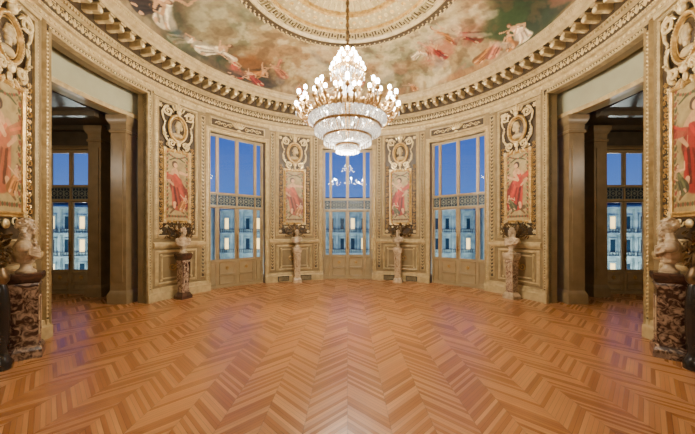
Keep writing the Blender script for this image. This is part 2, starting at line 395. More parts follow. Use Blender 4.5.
# central medallion
c=MB(); c.mat('ceilc')
def ring(r0,r1,za,zb,mk): 
    c.mat(mk); c.sweep([(r0,ZC+.1),(r0,za),((r0+r1)/2,min(za,zb)-.015),(r1,zb),(r1,ZC+.1)],0,360,3,True)
ring(2.56,2.84,ZC-.1,ZC-.04,'ceild'); ring(2.46,2.56,ZC-.06,ZC-.1,'trim'); ring(2.1,2.46,ZC-.03,ZC-.03,'ceild'); ring(2.0,2.1,ZC-.1,ZC-.08,'gold')
ring(1.5,2.0,ZC+.02,ZC-.04,'ceilc'); ring(1.4,1.5,ZC-.07,ZC-.07,'gold'); ring(.9,1.4,ZC+.02,ZC+.02,'ceilc'); ring(.78,.9,ZC-.08,ZC-.08,'gold'); ring(0.01,.78,ZC-.02,ZC+.0,'ceilc')
c.mat('goldhi')
for i in range(110):
    a=i*360/110*D; r=2.73; c.ball(r*math.sin(a),ZC-.09,r*math.cos(a),.045,.04,.045,6,4)
    a+=180/110*D; c.ball(2.66*math.sin(a),ZC-.11,2.66*math.cos(a),.024,.03,.024,6,4); c.ball(2.8*math.sin(a),ZC-.08,2.8*math.cos(a),.02,.03,.02,6,4)
for i in range(150):
    a=i*2.4*D; c.ball(2.51*math.sin(a),ZC-.1,2.51*math.cos(a),.02,.02,.02,5,3); c.ball(2.05*math.sin(a),ZC-.11,2.05*math.cos(a),.018,.02,.018,5,3)
c.mat('keyc')
for i in range(56):
    def pb(a0,a1,r0,r1): c.sweep([(r0,ZC-.03),(r0,ZC-.075),(r1,ZC-.075),(r1,ZC-.03)],a0,a1,2)
    a=i*360/56; w_=360/56
    pb(a,a+w_*.12,2.14,2.42); pb(a,a+w_*.8,2.39,2.43); pb(a+w_*.7,a+w_*.82,2.2,2.42); pb(a+w_*.35,a+w_*.82,2.2,2.24); pb(a+w_*.35,a+w_*.47,2.2,2.33); pb(a,a+w_,2.12,2.16)
for i in range(60):
    a=i*6*D; c.mat('gold' if i%2 else 'keyc'); c.ball(1.75*math.sin(a),ZC-.03,1.75*math.cos(a),.075,.04,.075,8,4)
    c.mat('goldhi'); c.ball(1.75*math.sin(a),ZC-.08,1.75*math.cos(a),.025,.02,.025,6,4)
    for r2 in (1.58,1.92): c.ball(r2*math.sin(a+.052),ZC-.03,r2*math.cos(a+.052),.035,.03,.035,6,4)
c.mat('keyc')
for i in range(48):
    a=i*7.5*D
    for k in range(6):
        r=.95+k*.078; q=.034-.003*abs(k-2); c.ball(r*math.sin(a),ZC-.01,r*math.cos(a),q,.035,q,6,4)
c.mat('gold')
for i in range(24):
    a=(i*15+3.75)*D
    for k in range(7): r=.2+k*.08; c.ball(r*math.sin(a),ZC-.04,r*math.cos(a),.02+.004*k,.03,.02+.004*k,6,4)
st(c.obj('trim_3'))

# baseboards and dado caps
for nm,sg in (('left',-1),('right',1)):
    b=MB(); 
    for (a0,a1) in ((WH,43.2-WH),(43.2+WH,86.4-DH),(86.4+DH,128)):
        lo,hi=min(sg*a0,sg*a1),max(sg*a0,sg*a1)
        b.mat('trim'); b.sweep([(R+.01,0),(R-.09,0),(R-.09,.22),(R-.06,.26),(R-.05,.34),(R+.01,.36)],lo,hi,1.6)
    st(b.obj('baseboard_'+nm,sharp=25))
    b=MB(); b.mat('trim')
    for (a0,a1) in ((WH+1.7,43.2-WH-1.7),(43.2+WH+1.7,86.4-DH-2),(86.4+DH+2,128)):
        lo,hi=min(sg*a0,sg*a1),max(sg*a0,sg*a1)
        b.sweep([(R+.01,1.46),(R-.04,1.48),(R-.07,1.54),(R-.07,1.6),(R-.03,1.64),(R+.01,1.66)],lo,hi,1.6)
        b.sweep([(R+.01,5.8),(R-.04,5.8),(R-.05,5.86),(R+.01,5.86)],lo,hi,1.6)
    st(b.obj('trim_4' if nm=='left' else 'trim_5',sharp=25))

FP=[(0,0),(0,.05),(.03,.075),(.05,.04),(.08,.03),(.1,0)]
tn=6
def rosette(b,s,z,d,r):
    b.ball(s,z,d,r*.35,r*.35,r*.4,6,4)
    for k in range(6):
        a=k*math.pi/3; b.ball(s+.62*r*math.cos(a),z+.62*r*math.sin(a),d,r*.3,r*.4,r*.25,6,4,a-math.pi/2)
def leafrow(b,s,z0,z1,d,step=.13,w=.03):
    z=z0
    while z<z1:
        b.ball(s,z,d,.014,.016,.016,6,4); b.ball(s+w*.9,z+.04,d,.012,.042,.012,5,4,-.5); b.ball(s-w*.9,z+.04,d,.012,.042,.012,5,4,.5); z+=step
piers=[(-21.6,0),(21.6,0),(-64.3,1),(64.3,1),(-109,2),(109,2)]
for th,kd in piers:
    b=MB(wrap(th)); sg=1 if th>0 else -1
    hw=.62 if kd!=1 else .58
    b.mat('plaque'); b.box(-hw,hw,1.85,5.68,0,.008)  # dark plate filling the panel recess, shade painted for contrast
    b.mat('trim'); b.frame(-hw,hw,1.85,5.68,FP)
    b.frame(-hw,hw,.5,1.34,[(0,0),(0,.03),(.03,.045),(.06,.02),(.08,0)])
    b.frame(-hw+.14,hw-.14,.62,1.22,[(0,0),(0,.02),(.03,.03),(.045,0)])
    strips=[-.86,.86] if kd==0 else ([-.86*sg] if kd==1 else [.9*sg])
    for s_ in strips:
        b.mat('plaque'); b.box(s_-.045,s_+.045,.5,5.68,0,.006)
        b.mat('trim'); b.frame(s_-.045,s_+.045,.5,5.68,[(0,.0),(0,.02),(.02,.04),(.04,0)])
        b.mat('goldhi'); leafrow(b,s_,.6,5.6,.02,.115)
    b.mat('goldhi')
    n=int(3.8/.06)
    for i in range(n):
        z=1.9+i*.06; b.ball(-hw-.065,z,.045,.012,.018,.014,5,4); b.ball(hw+.065,z,.045,.012,.018,.014,5,4)
    for s_ in (-hw+.07,hw-.07):
        for z in (1.95,5.58): rosette(b,s_,z,.02,.07)
        for z in (.56,1.28): rosette(b,s_*.95,z,.02,.04)
    b.mat('gold')
    for sd in (-1,1):
        z=2.02; kk=0
        while z<4.35:
            b.spiral(sd*(hw-.09)+(.015 if kk%2 else -.015),z+.08,.02,.058,.011,1.3,sd*(1 if kk%2 else -1),0,4)
            b.ball(sd*(hw-.06),z+.17,.02,.014,.045,.02,5,4,-.5*sd); b.ball(sd*(hw-.12),z+.17,.02,.014,.045,.02,5,4,.5*sd); b.ball(sd*(hw-.09),z+.19,.025,.012,.03,.02,5,4)
            z+=.21; kk+=1
    b.spiral(.14,.92,.02,.12,.02,1.3,1,math.pi); b.spiral(-.14,.92,.02,.12,.02,1.3,-1,0); rosette(b,0,.95,.03,.08)
    st(b.obj('trim_%d'%tn)); tn+=1

# window surrounds
WFP=[(0,-.1),(0,.05),(.03,.075),(.05,.04),(.09,.035),(.12,.06),(.145,.05),(.16,0)]
for th in (0,-43.2,43.2):
    b=MB(wrap(th)); hs=WH*D*R; b.mat('trim'); b.frame(-hs,hs,0,WT,WFP,True)
    b.mat('goldhi')
    z=.4
    while z<WT: 
        b.ball(-hs-.07,z,.05,.015,.024,.016,5,4); b.ball(hs+.07,z,.05,.015,.024,.016,5,4); z+=.065
    s=-hs
    while s<hs: b.ball(s,WT+.07,.05,.024,.015,.016,5,4); s+=.065
    b.mat('plaque'); b.box(-hs+.05,hs-.05,WT+.24,WT+.46,0,.012)
    b.mat('trim'); b.frame(-hs+.05,hs-.05,WT+.24,WT+.46,[(0,0),(0,.03),(.03,.04),(.05,0)])
    b.mat('goldhi')
    for k in range(-3,4): b.ball(k*.055,WT+.36+.05*math.cos(k*.45),.07,.026,.12,.05,6,4,-k*.28)
    b.ball(0,WT+.22,.08,.07,.05,.05)
    for sd in (-1,1):
        for k in range(3):
            b.spiral(sd*(.3+.2*k),WT+.34,.04,.075,.012,1.3,sd*(1 if k%2 else -1),0,4); b.ball(sd*(.4+.2*k),WT+.35,.04,.02,.06,.02,5,4,.9*sd)
    st(b.obj('trim_%d'%tn)); tn+=1
# doorway surrounds
for sg in (-1,1):
    b=MB(wrap(sg*86.4)); hs=DH*D*R; b.mat('trim'); b.frame(-hs,hs,0,DT-.001,[(0,-.1),(0,.06),(.03,.085),(.045,.045)],True)
    b.frame(-hs-.105,hs+.105,0,DT+.104,[(0,.045),(.02,.07),(.035,0)],True)
    b.mat('plaque'); b.frame(-hs-.045,hs+.045,0,DT+.044,[(0,.045),(.0,.03),(.06,.03),(.06,.045)],True)
    b.mat('goldhi'); z=.4
    while z<DT:
        for q in (-1,1): b.ball(q*(hs+.075),z,.045,.022,.026,.02,6,4); b.ball(q*(hs+.075),z+.037,.045,.01,.01,.018,5,3)
        z+=.074
    s=-hs
    while s<hs: b.ball(s,DT+.075,.045,.026,.022,.02,6,4); s+=.074
    st(b.obj('trim_%d'%tn)); tn+=1

# ------------------------------------------------------------ windows
def window(idx,f,hw,zs,cols,ztop,label):
    org=f(0,0,0); FW=.065
    e=bpy.data.objects.new('window_%d'%idx,None); e.location=org; COL.objects.link(e); e['kind']='structure'
    zb,zl,zt=zs
    fr=MB(f); fr.mat('panel')
    fr.box(-hw,-hw+FW,0,ztop,-.06,.06); fr.box(hw-FW,hw,0,ztop,-.06,.06); fr.box(-hw+FW,hw-FW,ztop-FW,ztop,-.06,.06)
    fr.box(-hw+FW,hw-FW,zl,zl+.06,-.06,.08); fr.box(-hw+FW,hw-FW,zt-.06,zt,-.06,.08); fr.box(-hw+FW,hw-FW,0,.06,-.06,.06)
    for (a,w_) in cols:
        for q in (-1,1): 
            if a==0 and q==1: continue
            fr.box(q*a-w_/2,q*a+w_/2,zt,ztop-FW,-.045,.045); fr.box(q*a-w_/2,q*a+w_/2,.06,zl,-.045,.045)
            fr.box(q*a-w_/2+.012,q*a+w_/2-.012,zl+.06,zt-.06,-.04,.04)
    fr.obj('window_frame',e,org)
    ed=[-hw+FW]
    for a,w_ in sorted([(q*a,w_) for a,w_ in cols for q in ((-1,1) if a else (1,))]): ed+= [a-w_/2,a+w_/2]
    ed.append(hw-FW)
    for i in range(0,len(ed),2):
        a,b_=ed[i],ed[i+1]
        lp=MB(f); lp.mat('panel'); lp.box(a,b_,.06,zb,-.03,.03)
        w_=b_-a
        if w_>.3:
            lp.frame(a+.07,b_-.07,.16,zb*.42,[(0,.03),(0,.05),(.025,.06),(.04,.03)]); lp.frame(a+.07,b_-.07,zb*.42+.1,zb-.1,[(0,.03),(0,.05),(.025,.06),(.04,.03)])
            lp.mat('gold'); rosette(lp,(a+b_)/2,zb*.71,.035,.07); lp.mat('panel')
        else: lp.frame(a+.04,b_-.04,.16,zb-.1,[(0,.03),(0,.05),(.02,.055),(.03,.03)])
        lp.box(a,b_,zb-.05,zb,-.04,.045)
        for (z0,z1) in ((zb,zl),(zt,ztop-FW)):
            t=.02 if z0==zt else .035; lp.box(a,a+t,z0,z1,-.025,.03); lp.box(b_-t,b_,z0,z1,-.025,.03); lp.box(a+t,b_-t,z1-t,z1,-.025,.03); lp.box(a+t,b_-t,z0,z0+t,-.025,.03)
        lp.obj('window_leaf',e,org)
        g=MB(f); n=max(1,int(round(w_/.22))); zc=(zl+zt)/2; rr=min(.105,w_/n/2-.008)
        g.mat('ironbk'); g.box(a,b_,zl+.06,zt-.06,-.006,.002); g.mat('iron')
        g.box(a,b_,zl+.06,zl+.085,-.005,.025); g.box(a,b_,zt-.085,zt-.06,-.005,.025)
        for k in range(n):
            x=a+(k+.5)*w_/n
            g.tube([(x+rr*math.cos(t*math.pi/7),zc+rr*math.sin(t*math.pi/7),.012) for t in range(14)],.012,4,True)
            rosette(g,x,zc,.012,rr*.55)
            for q in range(2): g.box(x-.007,x+.007,zc+rr if q==0 else zl+.085,zt-.085 if q==0 else zc-rr,.0,.02)
            if k: g.box(x-w_/n/2-.007,x-w_/n/2+.007,zl+.085,zt-.085,0,.02)
        g.obj('transom_grille',e,org)
    gl=MB(f); gl.mat('glass'); gl.box(-hw+FW,hw-FW,zb,zl,-.008,-.006); gl.box(-hw+FW,hw-FW,zt,ztop-FW,-.008,-.006)
    gl.obj('window_glass',e,org)
    h=MB(f); h.mat('brass'); h.tube([(0.0,zb+.02,.07),(0,zb+.9,.07)],.01,6); h.ball(0,zb+.4,.085,.02,.05,.025); h.box(-.018,.018,zb+.3,zb+.5,.045,.06); h.obj('window_handle',e,org)
    return e
cols3=[(0,.085),(.69,.065)]
for i,t in enumerate((0,-43.2,43.2)): window(i+1,flat(t,R+.12),1.0,(.95,2.78,3.28),cols3,WT,'')

# ------------------------------------------------------------ side chambers
k=4
for sg,nm in ((-1,'left'),(1,'right')):
    X=lambda a,b:(min(sg*a,sg*b),max(sg*a,sg*b))
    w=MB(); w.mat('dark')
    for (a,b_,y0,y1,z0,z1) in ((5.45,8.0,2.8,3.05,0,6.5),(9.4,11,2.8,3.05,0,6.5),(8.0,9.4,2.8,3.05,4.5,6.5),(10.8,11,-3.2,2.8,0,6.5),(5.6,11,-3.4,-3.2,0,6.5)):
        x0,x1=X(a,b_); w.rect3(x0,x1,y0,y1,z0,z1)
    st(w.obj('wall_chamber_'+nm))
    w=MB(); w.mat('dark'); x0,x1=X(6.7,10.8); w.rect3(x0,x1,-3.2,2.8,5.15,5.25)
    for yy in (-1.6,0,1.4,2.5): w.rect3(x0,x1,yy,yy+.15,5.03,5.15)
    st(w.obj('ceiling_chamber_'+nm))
    w=MB(); w.mat('cream'); lo,hi=(68,104) if sg>0 else (-104,-68)
    w.sweep([(6.22,5.12),(6.22,6.45),(6.6,6.45),(6.6,5.12)],lo,hi,2); w.mat('trim')
    w.sweep([(6.17,5.1),(6.15,5.2),(6.22,5.24),(6.3,5.1)],lo,hi,2); w.sweep([(6.22,5.9),(6.14,5.98),(6.14,6.08),(6.22,6.1)],lo,hi,2)
    w.mat('cream'); w.sweep([(6.0,6.4),(6.0,6.5),(6.6,6.5),(6.6,6.4)],lo,hi,2)
    st(w.obj('trim_%d'%tn)); tn+=1
    for (cx,y0) in ((6.2,1.78),(6.2,-1.35),(7.55,2.6),(9.85,2.6)):
        w=MB(); w.mat('pil'); h=.215 if cx<7 else .2
        pr=[(h+.05,0),(h+.05,.25),(h+.03,.3),(h,.36),(h-.01,4.62),(h+.02,4.64),(h+.02,4.7),(h-.01,4.72),(h,4.85),(h+.04,4.92),(h+.07,5.0),(h+.07,5.1)]
        w.lathe(pr,sq=True,cx=sg*cx,cy=y0)
        w.rect3(sg*cx-.13,sg*cx+.13,y0-h-.012,y0-h+.01,.6,4.45)
        o=w.obj('trim_%d'%tn,sharp=25); st(o); tn+=1
    def fc(s_,z,d,sg=sg): return (sg*8.7+s_,2.92-d,z)
    window(k,fc,.7,(.72,2.9,3.4),[(0,.08)],4.5,''); k+=1
    b=MB(lambda s_,z,d,sg=sg:(sg*8.7+s_,2.8-d,z)); b.mat('pil'); b.frame(-.7,.7,0,4.5,[(0,-.1),(0,.04),(.05,.06),(.1,.03),(.13,0)],True)
    st(b.obj('trim_%d'%tn)); tn+=1

# ------------------------------------------------------------ painted panels and medallions, sconces
redr=LC(150,34,20)
pst={-21.6:LC(150,66,38),21.6:redr,-64.3:LC(146,54,32),64.3:LC(156,42,24),-109:LC(156,84,50),109:LC(142,30,20)}
for idx,(th,kd) in enumerate(piers):
    f=wrap(th); P0=f(0,3.3,0); robe=pst[th]
    e=thing('painted_panel','tall painted wall panel of a robed figure in a gilded frame','painting',P0,group='painted wall panels')
    if th>0: e['label']='tall painted wall panel of a red-robed figure in a gilded frame'
    def pos(U,V,th=th):
        t=th*D+U/R; q=R-.03; return np.stack([q*np.sin(t),q*np.cos(t),V],1)
    def pt(U,V,robe=robe,idx=idx):
        C=np.ones((len(U),3))*LC(168,146,96); p=Paint(U+(fbm(U*9+idx,V*9)-.5)*.02,V+(fbm(U*9,V*9+idx)-.5)*.02,C)
        n=fbm(U*6+idx*7,V*6); p.mix(np.clip((n-.45)*4,0,.6),LC(146,120,72))
        g=LC(62,66,32); rn=random.Random(idx*5+1)
        for sd in (-1,1):
            for q in range(19):
                zz=2.4+q*.105; p.blob(sd*(.31+.01*math.sin(q*2)),zz,.026,.046,sd*.5,g if q%2 else LC(130,46,28),.4,.95,0)
                p.blob(sd*(.275+.015*math.sin(q*3)),zz+.05,.028,.012,sd*.9,LC(104,74,38),.4,.8,0)
                p.blob(sd*(.335),zz+.03,.012,.03,-sd*.6,LC(96,74,42),.4,.8,0)
        for q in range(11): p.blob(-.25+q*.05,4.2-.06*math.cos((q-5)*.4),.03,.028,0,LC(130,52,30) if q%2 else g,.4,.95,0)
        for q in range(11): p.blob(-.25+q*.05,2.41,.028,.038,0,LC(120,56,32) if q%2 else g,.4,.95,0)
        for sd in (-1,1): p.cap(sd*.22,2.5,sd*.1,2.62,.022,.034,LC(104,70,34)); p.cap(sd*.24,4.06,sd*.08,4.14,.014,.024,g)
        p.blob(0,2.68,.27,.08,0,LC(74,54,30),.4,.95); p.blob(0,3.3,.2,.5,0,LC(128,98,58),.8,.6)
        p.fig(.03*rn.uniform(-1,1),2.72,1.4,rn.uniform(-.1,.1),robe,seed=idx*3+30,fly=True,flesh=LC(206,156,110),hair=LC(60,34,20),soft=.14)
        k_=(-1)**idx; p.fig(k_*.18,2.6,.52,-.2*k_,LC(80,80,48) if idx%2 else LC(172,112,50),seed=idx+70,flesh=LC(206,160,118),soft=.18)
        p.mix(np.clip((fbm(U*20,V*20)-.58)*3,0,.12),LC(146,120,72))
        return C
    gp=grid_paint('painted_canvas',pos,np.linspace(-.35,.35,80),np.linspace(2.3,4.3,220),pt,'canvas',e,P0)
    b=MB(f); b.mat('gold'); b.frame(-.35,.35,2.3,4.3,[(0,0),(0,.05),(.03,.07),(.06,.045),(.085,.05),(.1,0)])
    b.mat('goldhi')
    for i in range(34): 
        for q in (-1,1): b.ball(q*.43,2.3+i*.06,.055,.011,.02,.012,5,4)
    for q in (-1,1):
        rosette(b,q*.4,4.35,.06,.06); rosette(b,q*.4,2.25,.06,.06)
        b.spiral(q*.2,2.13,.03,.08,.016,1.3,q,0); b.ball(q*.33,2.12,.03,.03,.08,.02,6,4,1.2*q)
        b.spiral(q*.3,4.5,.03,.07,.016,1.3,-q,0)
    b.ball(0,2.1,.04,.07,.08,.04); b.obj('panel_frame',e,P0)
    # medallion
    zc=5.02; P1=f(0,zc,0)
    e=thing('wall_medallion','oval carved cartouche with relief portrait and gilded scrollwork','carved medallion',P1,group='carved wall medallions')
    b=MB(f); b.mat('plaque'); n=28
    vs=[(0,zc,.06)]+[(.25*math.cos(2*math.pi*i/n),zc+.34*math.sin(2*math.pi*i/n),.045) for i in range(n)]+[(.3*math.cos(2*math.pi*i/n),zc+.4*math.sin(2*math.pi*i/n),0) for i in range(n)]
    fs=[(0,1+i,1+(i+1)%n) for i in range(n)]+[(1+i,1+n+i,1+n+(i+1)%n,1+(i+1)%n) for i in range(n)]
    b.add(vs,fs); b.obj('plaque',e,P1)
    b=MB(f); b.mat('gold')
    b.tube([(.28*math.cos(2*math.pi*i/32),zc+.38*math.sin(2*math.pi*i/32),.07) for i in range(32)],.042,6,True)
    b.tube([(.22*math.cos(2*math.pi*i/32),zc+.31*math.sin(2*math.pi*i/32),.06) for i in range(32)],.013,5,True)
    b.mat('goldhi')
    for i in range(48): 
        a=2*math.pi*i/48; b.ball(.28*math.cos(a),zc+.38*math.sin(a),.11,.016,.016,.012,5,4)
    b.obj('medallion_frame',e,P1)
    b=MB(f); b.mat('trim')
    sd=1 if idx%2 else -1
    b.ball(0,zc+.08,.07,.085,.12,.06,12,8); b.ball(sd*.075,zc+.07,.07,.03,.035,.03,8,5,.4*sd); b.ball(sd*.03,zc-.03,.07,.055,.05,.05,10,6)
    b.ball(-sd*.05,zc+.12,.07,.08,.1,.06,10,6); b.ball(-sd*.1,zc+.03,.07,.05,.08,.04,8,5); b.tube([(0,zc-.12,.06),(0,zc,.07)],.05,8)
    b.ball(0,zc-.2,.05,.17,.08,.06,12,6); b.ball(-sd*.02,zc+.19,.07,.07,.04,.05,8,5)
    b.obj('relief_portrait',e,P1)
    b=MB(f); b.mat('goldhi')
    for q in (-1,1):
        b.spiral(q*.34,zc+.42,.1,.15,.03,1.5,-q,math.pi/2,6)
        b.spiral(q*.22,zc-.48,.1,.13,.03,1.5,q,-math.pi/2,6)
        b.tube([(q*x,zc+z_,.07) for x,z_ in ((.3,.57),(.42,.5),(.5,.36),(.47,.2),(.4,.08))],[.02,.035,.03,.025,.012],6)
        b.tube([(q*x,zc+z_,.06) for x,z_ in ((.4,.05),(.46,-.08),(.44,-.26),(.34,-.4),(.22,-.5))],[.014,.028,.034,.028,.02],6)
        for t in range(7): b.ball(q*(.45-.02*abs(t-2)),zc+.1-.08*t,.08,.022,.045,.02,5,4,q*(.5-.2*t))
        for t in range(4): b.ball(q*(.08+.08*t),zc+.6-.03*t*t,.1,.026,.09,.04,6,4,-.35*q*(t+.5))
        b.ball(q*.2,zc-.64,.06,.022,.09,.03,6,4,.7*q); b.ball(q*.1,zc-.68,.06,.02,.08,.03,6,4,.3*q)
        for t in range(7): b.ball(q*(.06+.06*t),zc-.42-.09*math.sin(t*math.pi/6)+.03*t,.12,.024,.024,.024,6,4)
    b.ball(0,zc+.47,.12,.075,.09,.07,8,6); b.ball(0,zc+.6,.1,.05,.1,.05,6,5); b.ball(0,zc+.71,.09,.025,.05,.03,6,5)
    b.ball(0,zc-.47,.1,.07,.08,.06,8,6); b.ball(0,zc-.6,.08,.04,.08,.04,6,5)
    b.obj('scrollwork',e,P1)
    if kd==2: continue
    # sconce
    P2=f(0,2.0,0); e=thing('wall_sconce','gilt bronze wall sconce with leafy branches and candles','wall sconce',P2,group='bronze wall sconces')
    b=MB(f); b.mat('bronze'); b.ball(0,1.95,.05,.1,.24,.05,10,7); b.ball(0,2.2,.05,.06,.09,.06,8,5); b.ball(0,1.7,.05,.05,.09,.04,8,5); b.obj('backplate',e,P2)
    for q in (-1,1):
        b=MB(f); b.mat('bronze')
        pts=[(q*x,z,d) for x,z,d in ((.04,1.85,.08),(.16,1.8,.13),(.3,1.84,.16),(.4,1.95,.17),(.43,2.03,.17))]
        b.tube(pts,[.03,.026,.022,.02,.018],6)
        pts=[(q*x,z,d) for x,z,d in ((.04,1.98,.08),(.16,2.04,.13),(.24,2.12,.15),(.26,2.2,.16))]
        b.tube(pts,[.024,.022,.02,.018],6)
        rn=random.Random(idx*2+q)
        for t in range(18):
            b.ball(q*rn.uniform(.1,.45),rn.uniform(1.76,2.2),rn.uniform(.08,.2),.022,.06,.012,5,4,rn.uniform(-1.4,1.4))
        for (x,z,d) in ((.43,2.03,.17),(.26,2.2,.16)): b.ball(q*x,z+.015,d,.04,.02,.04,8,4)
        b.obj('sconce_arm',e,P2)
        for (x,z,d) in ((.43,2.03,.17),(.26,2.2,.16)):
            cdl=MB(f); cdl.mat('cream'); cdl.tube([(q*x,z+.02,d),(q*x,z+.1,d)],.012,8); cdl.ball(q*x,z+.11,d,.008,.015,.008,6,4); cdl.obj('candle',e,P2)

# floor vents
for th in (-21.6,21.6):
    for s_ in (-.45,.45):
        f=wrap(th); P=f(s_,.03,.1); b=MB(f); b.mat('vent')
        b.frame(s_-.2,s_+.2,.05,.2,[(0,.1),(0,.11),(.02,.11),(.02,.09)])
        for q in range(9): b.box(s_-.19+q*.045,s_-.17+q*.045,.05,.2,.09,.105)
        b.obj('vent_grille',None,P,label='dark metal heating vent grille in the baseboard',category='vent grille',group='baseboard vents')

# ------------------------------------------------------------ busts
def bust_mesh(kind,matk):
    b=MB()
    def bl(x,y,z,rx,ry,rz,rot=0,nu=14,nv=10): b.ball(x,z,y,rx,rz,ry,nu,nv,rot)
    def tb(pts,r): b.tube([(p[0],p[2],p[1]) for p in pts],r,8)
    bl(0,.02,.34,.2,.12,.17); bl(-.17,.02,.39,.09,.09,.09); bl(.17,.02,.39,.09,.09,.09); bl(-.09,-.06,.36,.09,.07,.09); bl(.09,-.06,.36,.09,.07,.09)
    tb([(0,.02,.16),(0,.02,.3)],[.1,.15]); tb([(0,.02,.42),(0,.0,.58)],[.085,.066]); bl(0,.02,.46,.12,.08,.06)
    hz=.67
    bl(0,.0,hz+.02,.082,.1,.105); bl(0,-.02,hz-.05,.066,.075,.075); bl(0,-.075,hz-.095,.03,.025,.022)
    tb([(0,-.09,hz+.025),(0,-.118,hz-.025)],[.011,.017]); bl(-.012,-.1,hz-.03,.012,.012,.01); bl(.012,-.1,hz-.03,.012,.012,.01)
    tb([(-.06,-.078,hz+.035),(-.02,-.094,hz+.036)],[.011,.011]); tb([(.06,-.078,hz+.035),(.02,-.094,hz+.036)],[.011,.011])
    bl(-.032,-.084,hz+.01,.014,.01,.009); bl(.032,-.084,hz+.01,.014,.01,.009)
    tb([(-.026,-.088,hz-.058),(0,-.097,hz-.056),(.026,-.088,hz-.058)],[.007,.009,.007]); tb([(-.02,-.086,hz-.071),(.02,-.086,hz-.071)],[.009,.009])
    bl(-.045,-.066,hz-.03,.025,.025,.03); bl(.045,-.066,hz-.03,.025,.025,.03)
    for q in (-1,1): bl(q*.084,.005,hz-.005,.012,.02,.032)
    rn=random.Random(kind*11+3)
    for i in range(70):
        a=rn.uniform(0,2*math.pi); p=rn.uniform(.05,1.75 if kind!=1 else 2.3)
        x=math.sin(a)*math.sin(p)*.088; y=math.cos(a)*math.sin(p)*.104; z=math.cos(p)*.112
        if y<-.03 and z<.065: continue
        bl(x,y,hz+.02+z,.02,.02,.02,0,6,4)
    if kind==1:
        for q in (-1,1):
            for i in range(9): bl(q*(.085+.012*math.sin(i)),.02+.01*(i%2),hz-.02-i*.028,.032,.035,.028,0,8,5)
    if kind==2:
        for i in range(34): bl(rn.uniform(-.06,.06),rn.uniform(-.1,-.05),hz-.08-rn.uniform(0,.09),.02,.02,.022,0,6,4)
        for q in (-1,1): tb([(0,-.1,hz-.047),(q*.035,-.088,hz-.06)],[.01,.008])
    for i in range(7):
        q=-.2+i*.065; tb([(q,-.08+.3*q*q,.45-.01*i),(q*.7+.03,-.115,.36),(q*.4+.02,-.09,.27),(q*.2,-.05,.2)],[.02,.022,.02,.016])
    for i in range(4):
        tb([(-.24,-.02,.37-.03*i),(-.1,-.13,.33-.035*i),(.08,-.13,.38-.035*i),(.23,-.03,.42-.03*i)],[.018,.022,.022,.018])
    for q in (-1,1): tb([(q*.03,-.08,.5),(q*.11,-.1,.44),(q*.16,-.08,.36)],[.016,.022,.02])
    tmp=b.obj('tmp'); md=tmp.modifiers.new('r','REMESH'); md.mode='VOXEL'; md.voxel_size=.006; md.use_smooth_shade=True
    sm=tmp.modifiers.new('s','SMOOTH'); sm.factor=.2; sm.iterations=1
    dg=bpy.context.evaluated_depsgraph_get(); me=bpy.data.meshes.new_from_object(tmp.evaluated_get(dg)); 
    bpy.data.objects.remove(tmp)
    me.materials.clear(); me.materials.append(M[matk]); me.polygons.foreach_set('use_smooth',[True]*len(me.polygons))
    return me
BM={k:bust_mesh(k,'white') for k in (0,1,2)}
socle=MB(); socle.mat('white'); socle.lathe([(.115,0),(.115,.025),(.1,.04),(.075,.06),(.06,.1),(.065,.13),(.09,.15),(.095,.175)],20); SM=socle.obj('tmpsocle'); smesh=SM.data; bpy.data.objects.remove(SM)

PH=1.33
def pedestal(th,r,style,label,rot=0):
    x,y=r*math.sin(th*D),r*math.cos(th*D)
    e=thing('pedestal',label,'pedestal',(x,y,0),-th*D+rot,group='marble bust pedestals')
    big=style=='breccia'
    mk={'pale':('pale','white'),'red':('mottled','red'),'mottled':('mottled','white'),'breccia':('breccia','red')}[style]
    b=MB(); b.mat(mk[1])
    if big:
        b.mat('breccia'); b.lathe([(.2,0),(.2,.12),(.19,.14),(.175,.18),(.16,.2)],sq=True); b.obj('pedestal_base',e,sharp=15)
        b=MB(); b.mat('breccia'); b.lathe([(.155,.2),(.155,.24),(.155,1.08),(.17,1.14),(.16,1.17)],sq=True)
        b.mat('pale')
        for q in (-1,1): b.tube([(q*.1,.34,-.157),(q*.1,.95,-.157)],.01,5)
        b.tube([(-.1,.34,-.157),(.1,.34,-.157)],.01,5); b.tube([(-.1,.95,-.157),(.1,.95,-.157)],.01,5)
        b.obj('pedestal_shaft',e,sharp=15)
        b=MB(); b.mat('red'); b.lathe([(.16,1.17),(.185,1.2),(.2,1.24),(.205,1.3),(.19,PH)],sq=True); b.obj('pedestal_cap',e,sharp=15)
    else:
        b.lathe([(.17,0),(.17,.09),(.155,.11),(.135,.16),(.11,.19)],sq=True); b.obj('pedestal_base',e,sharp=20)
        b=MB(); b.mat(mk[0]); b.lathe([(.11,.19),(.115,.22),(.105,.3),(.112,.55),(.125,.98),(.13,1.08),(.12,1.12)],sq=True)
        for q in (-1,1):
            b.mat(mk[1]); b.tube([(q*.11,1.07,-.135),(q*.1,.8,-.125),(q*.09,.45,-.112)],[.02,.014,.012],6)
            b.spiral(q*.085,1.03,-.145,.04,.011,1.2,q,math.pi/2,5)
        b.ball(0,.98,-.13,.035,.06,.02); b.ball(0,.86,-.125,.022,.045,.015); b.ball(0,.5,-.112,.025,.05,.015)
        b.obj('pedestal_shaft',e,sharp=20)
        b=MB(); b.mat(mk[1]); b.lathe([(.12,1.12),(.145,1.15),(.16,1.2),(.17,1.24),(.17,1.3),(.155,PH)],sq=True); b.obj('pedestal_cap',e,sharp=20)
    return x,y
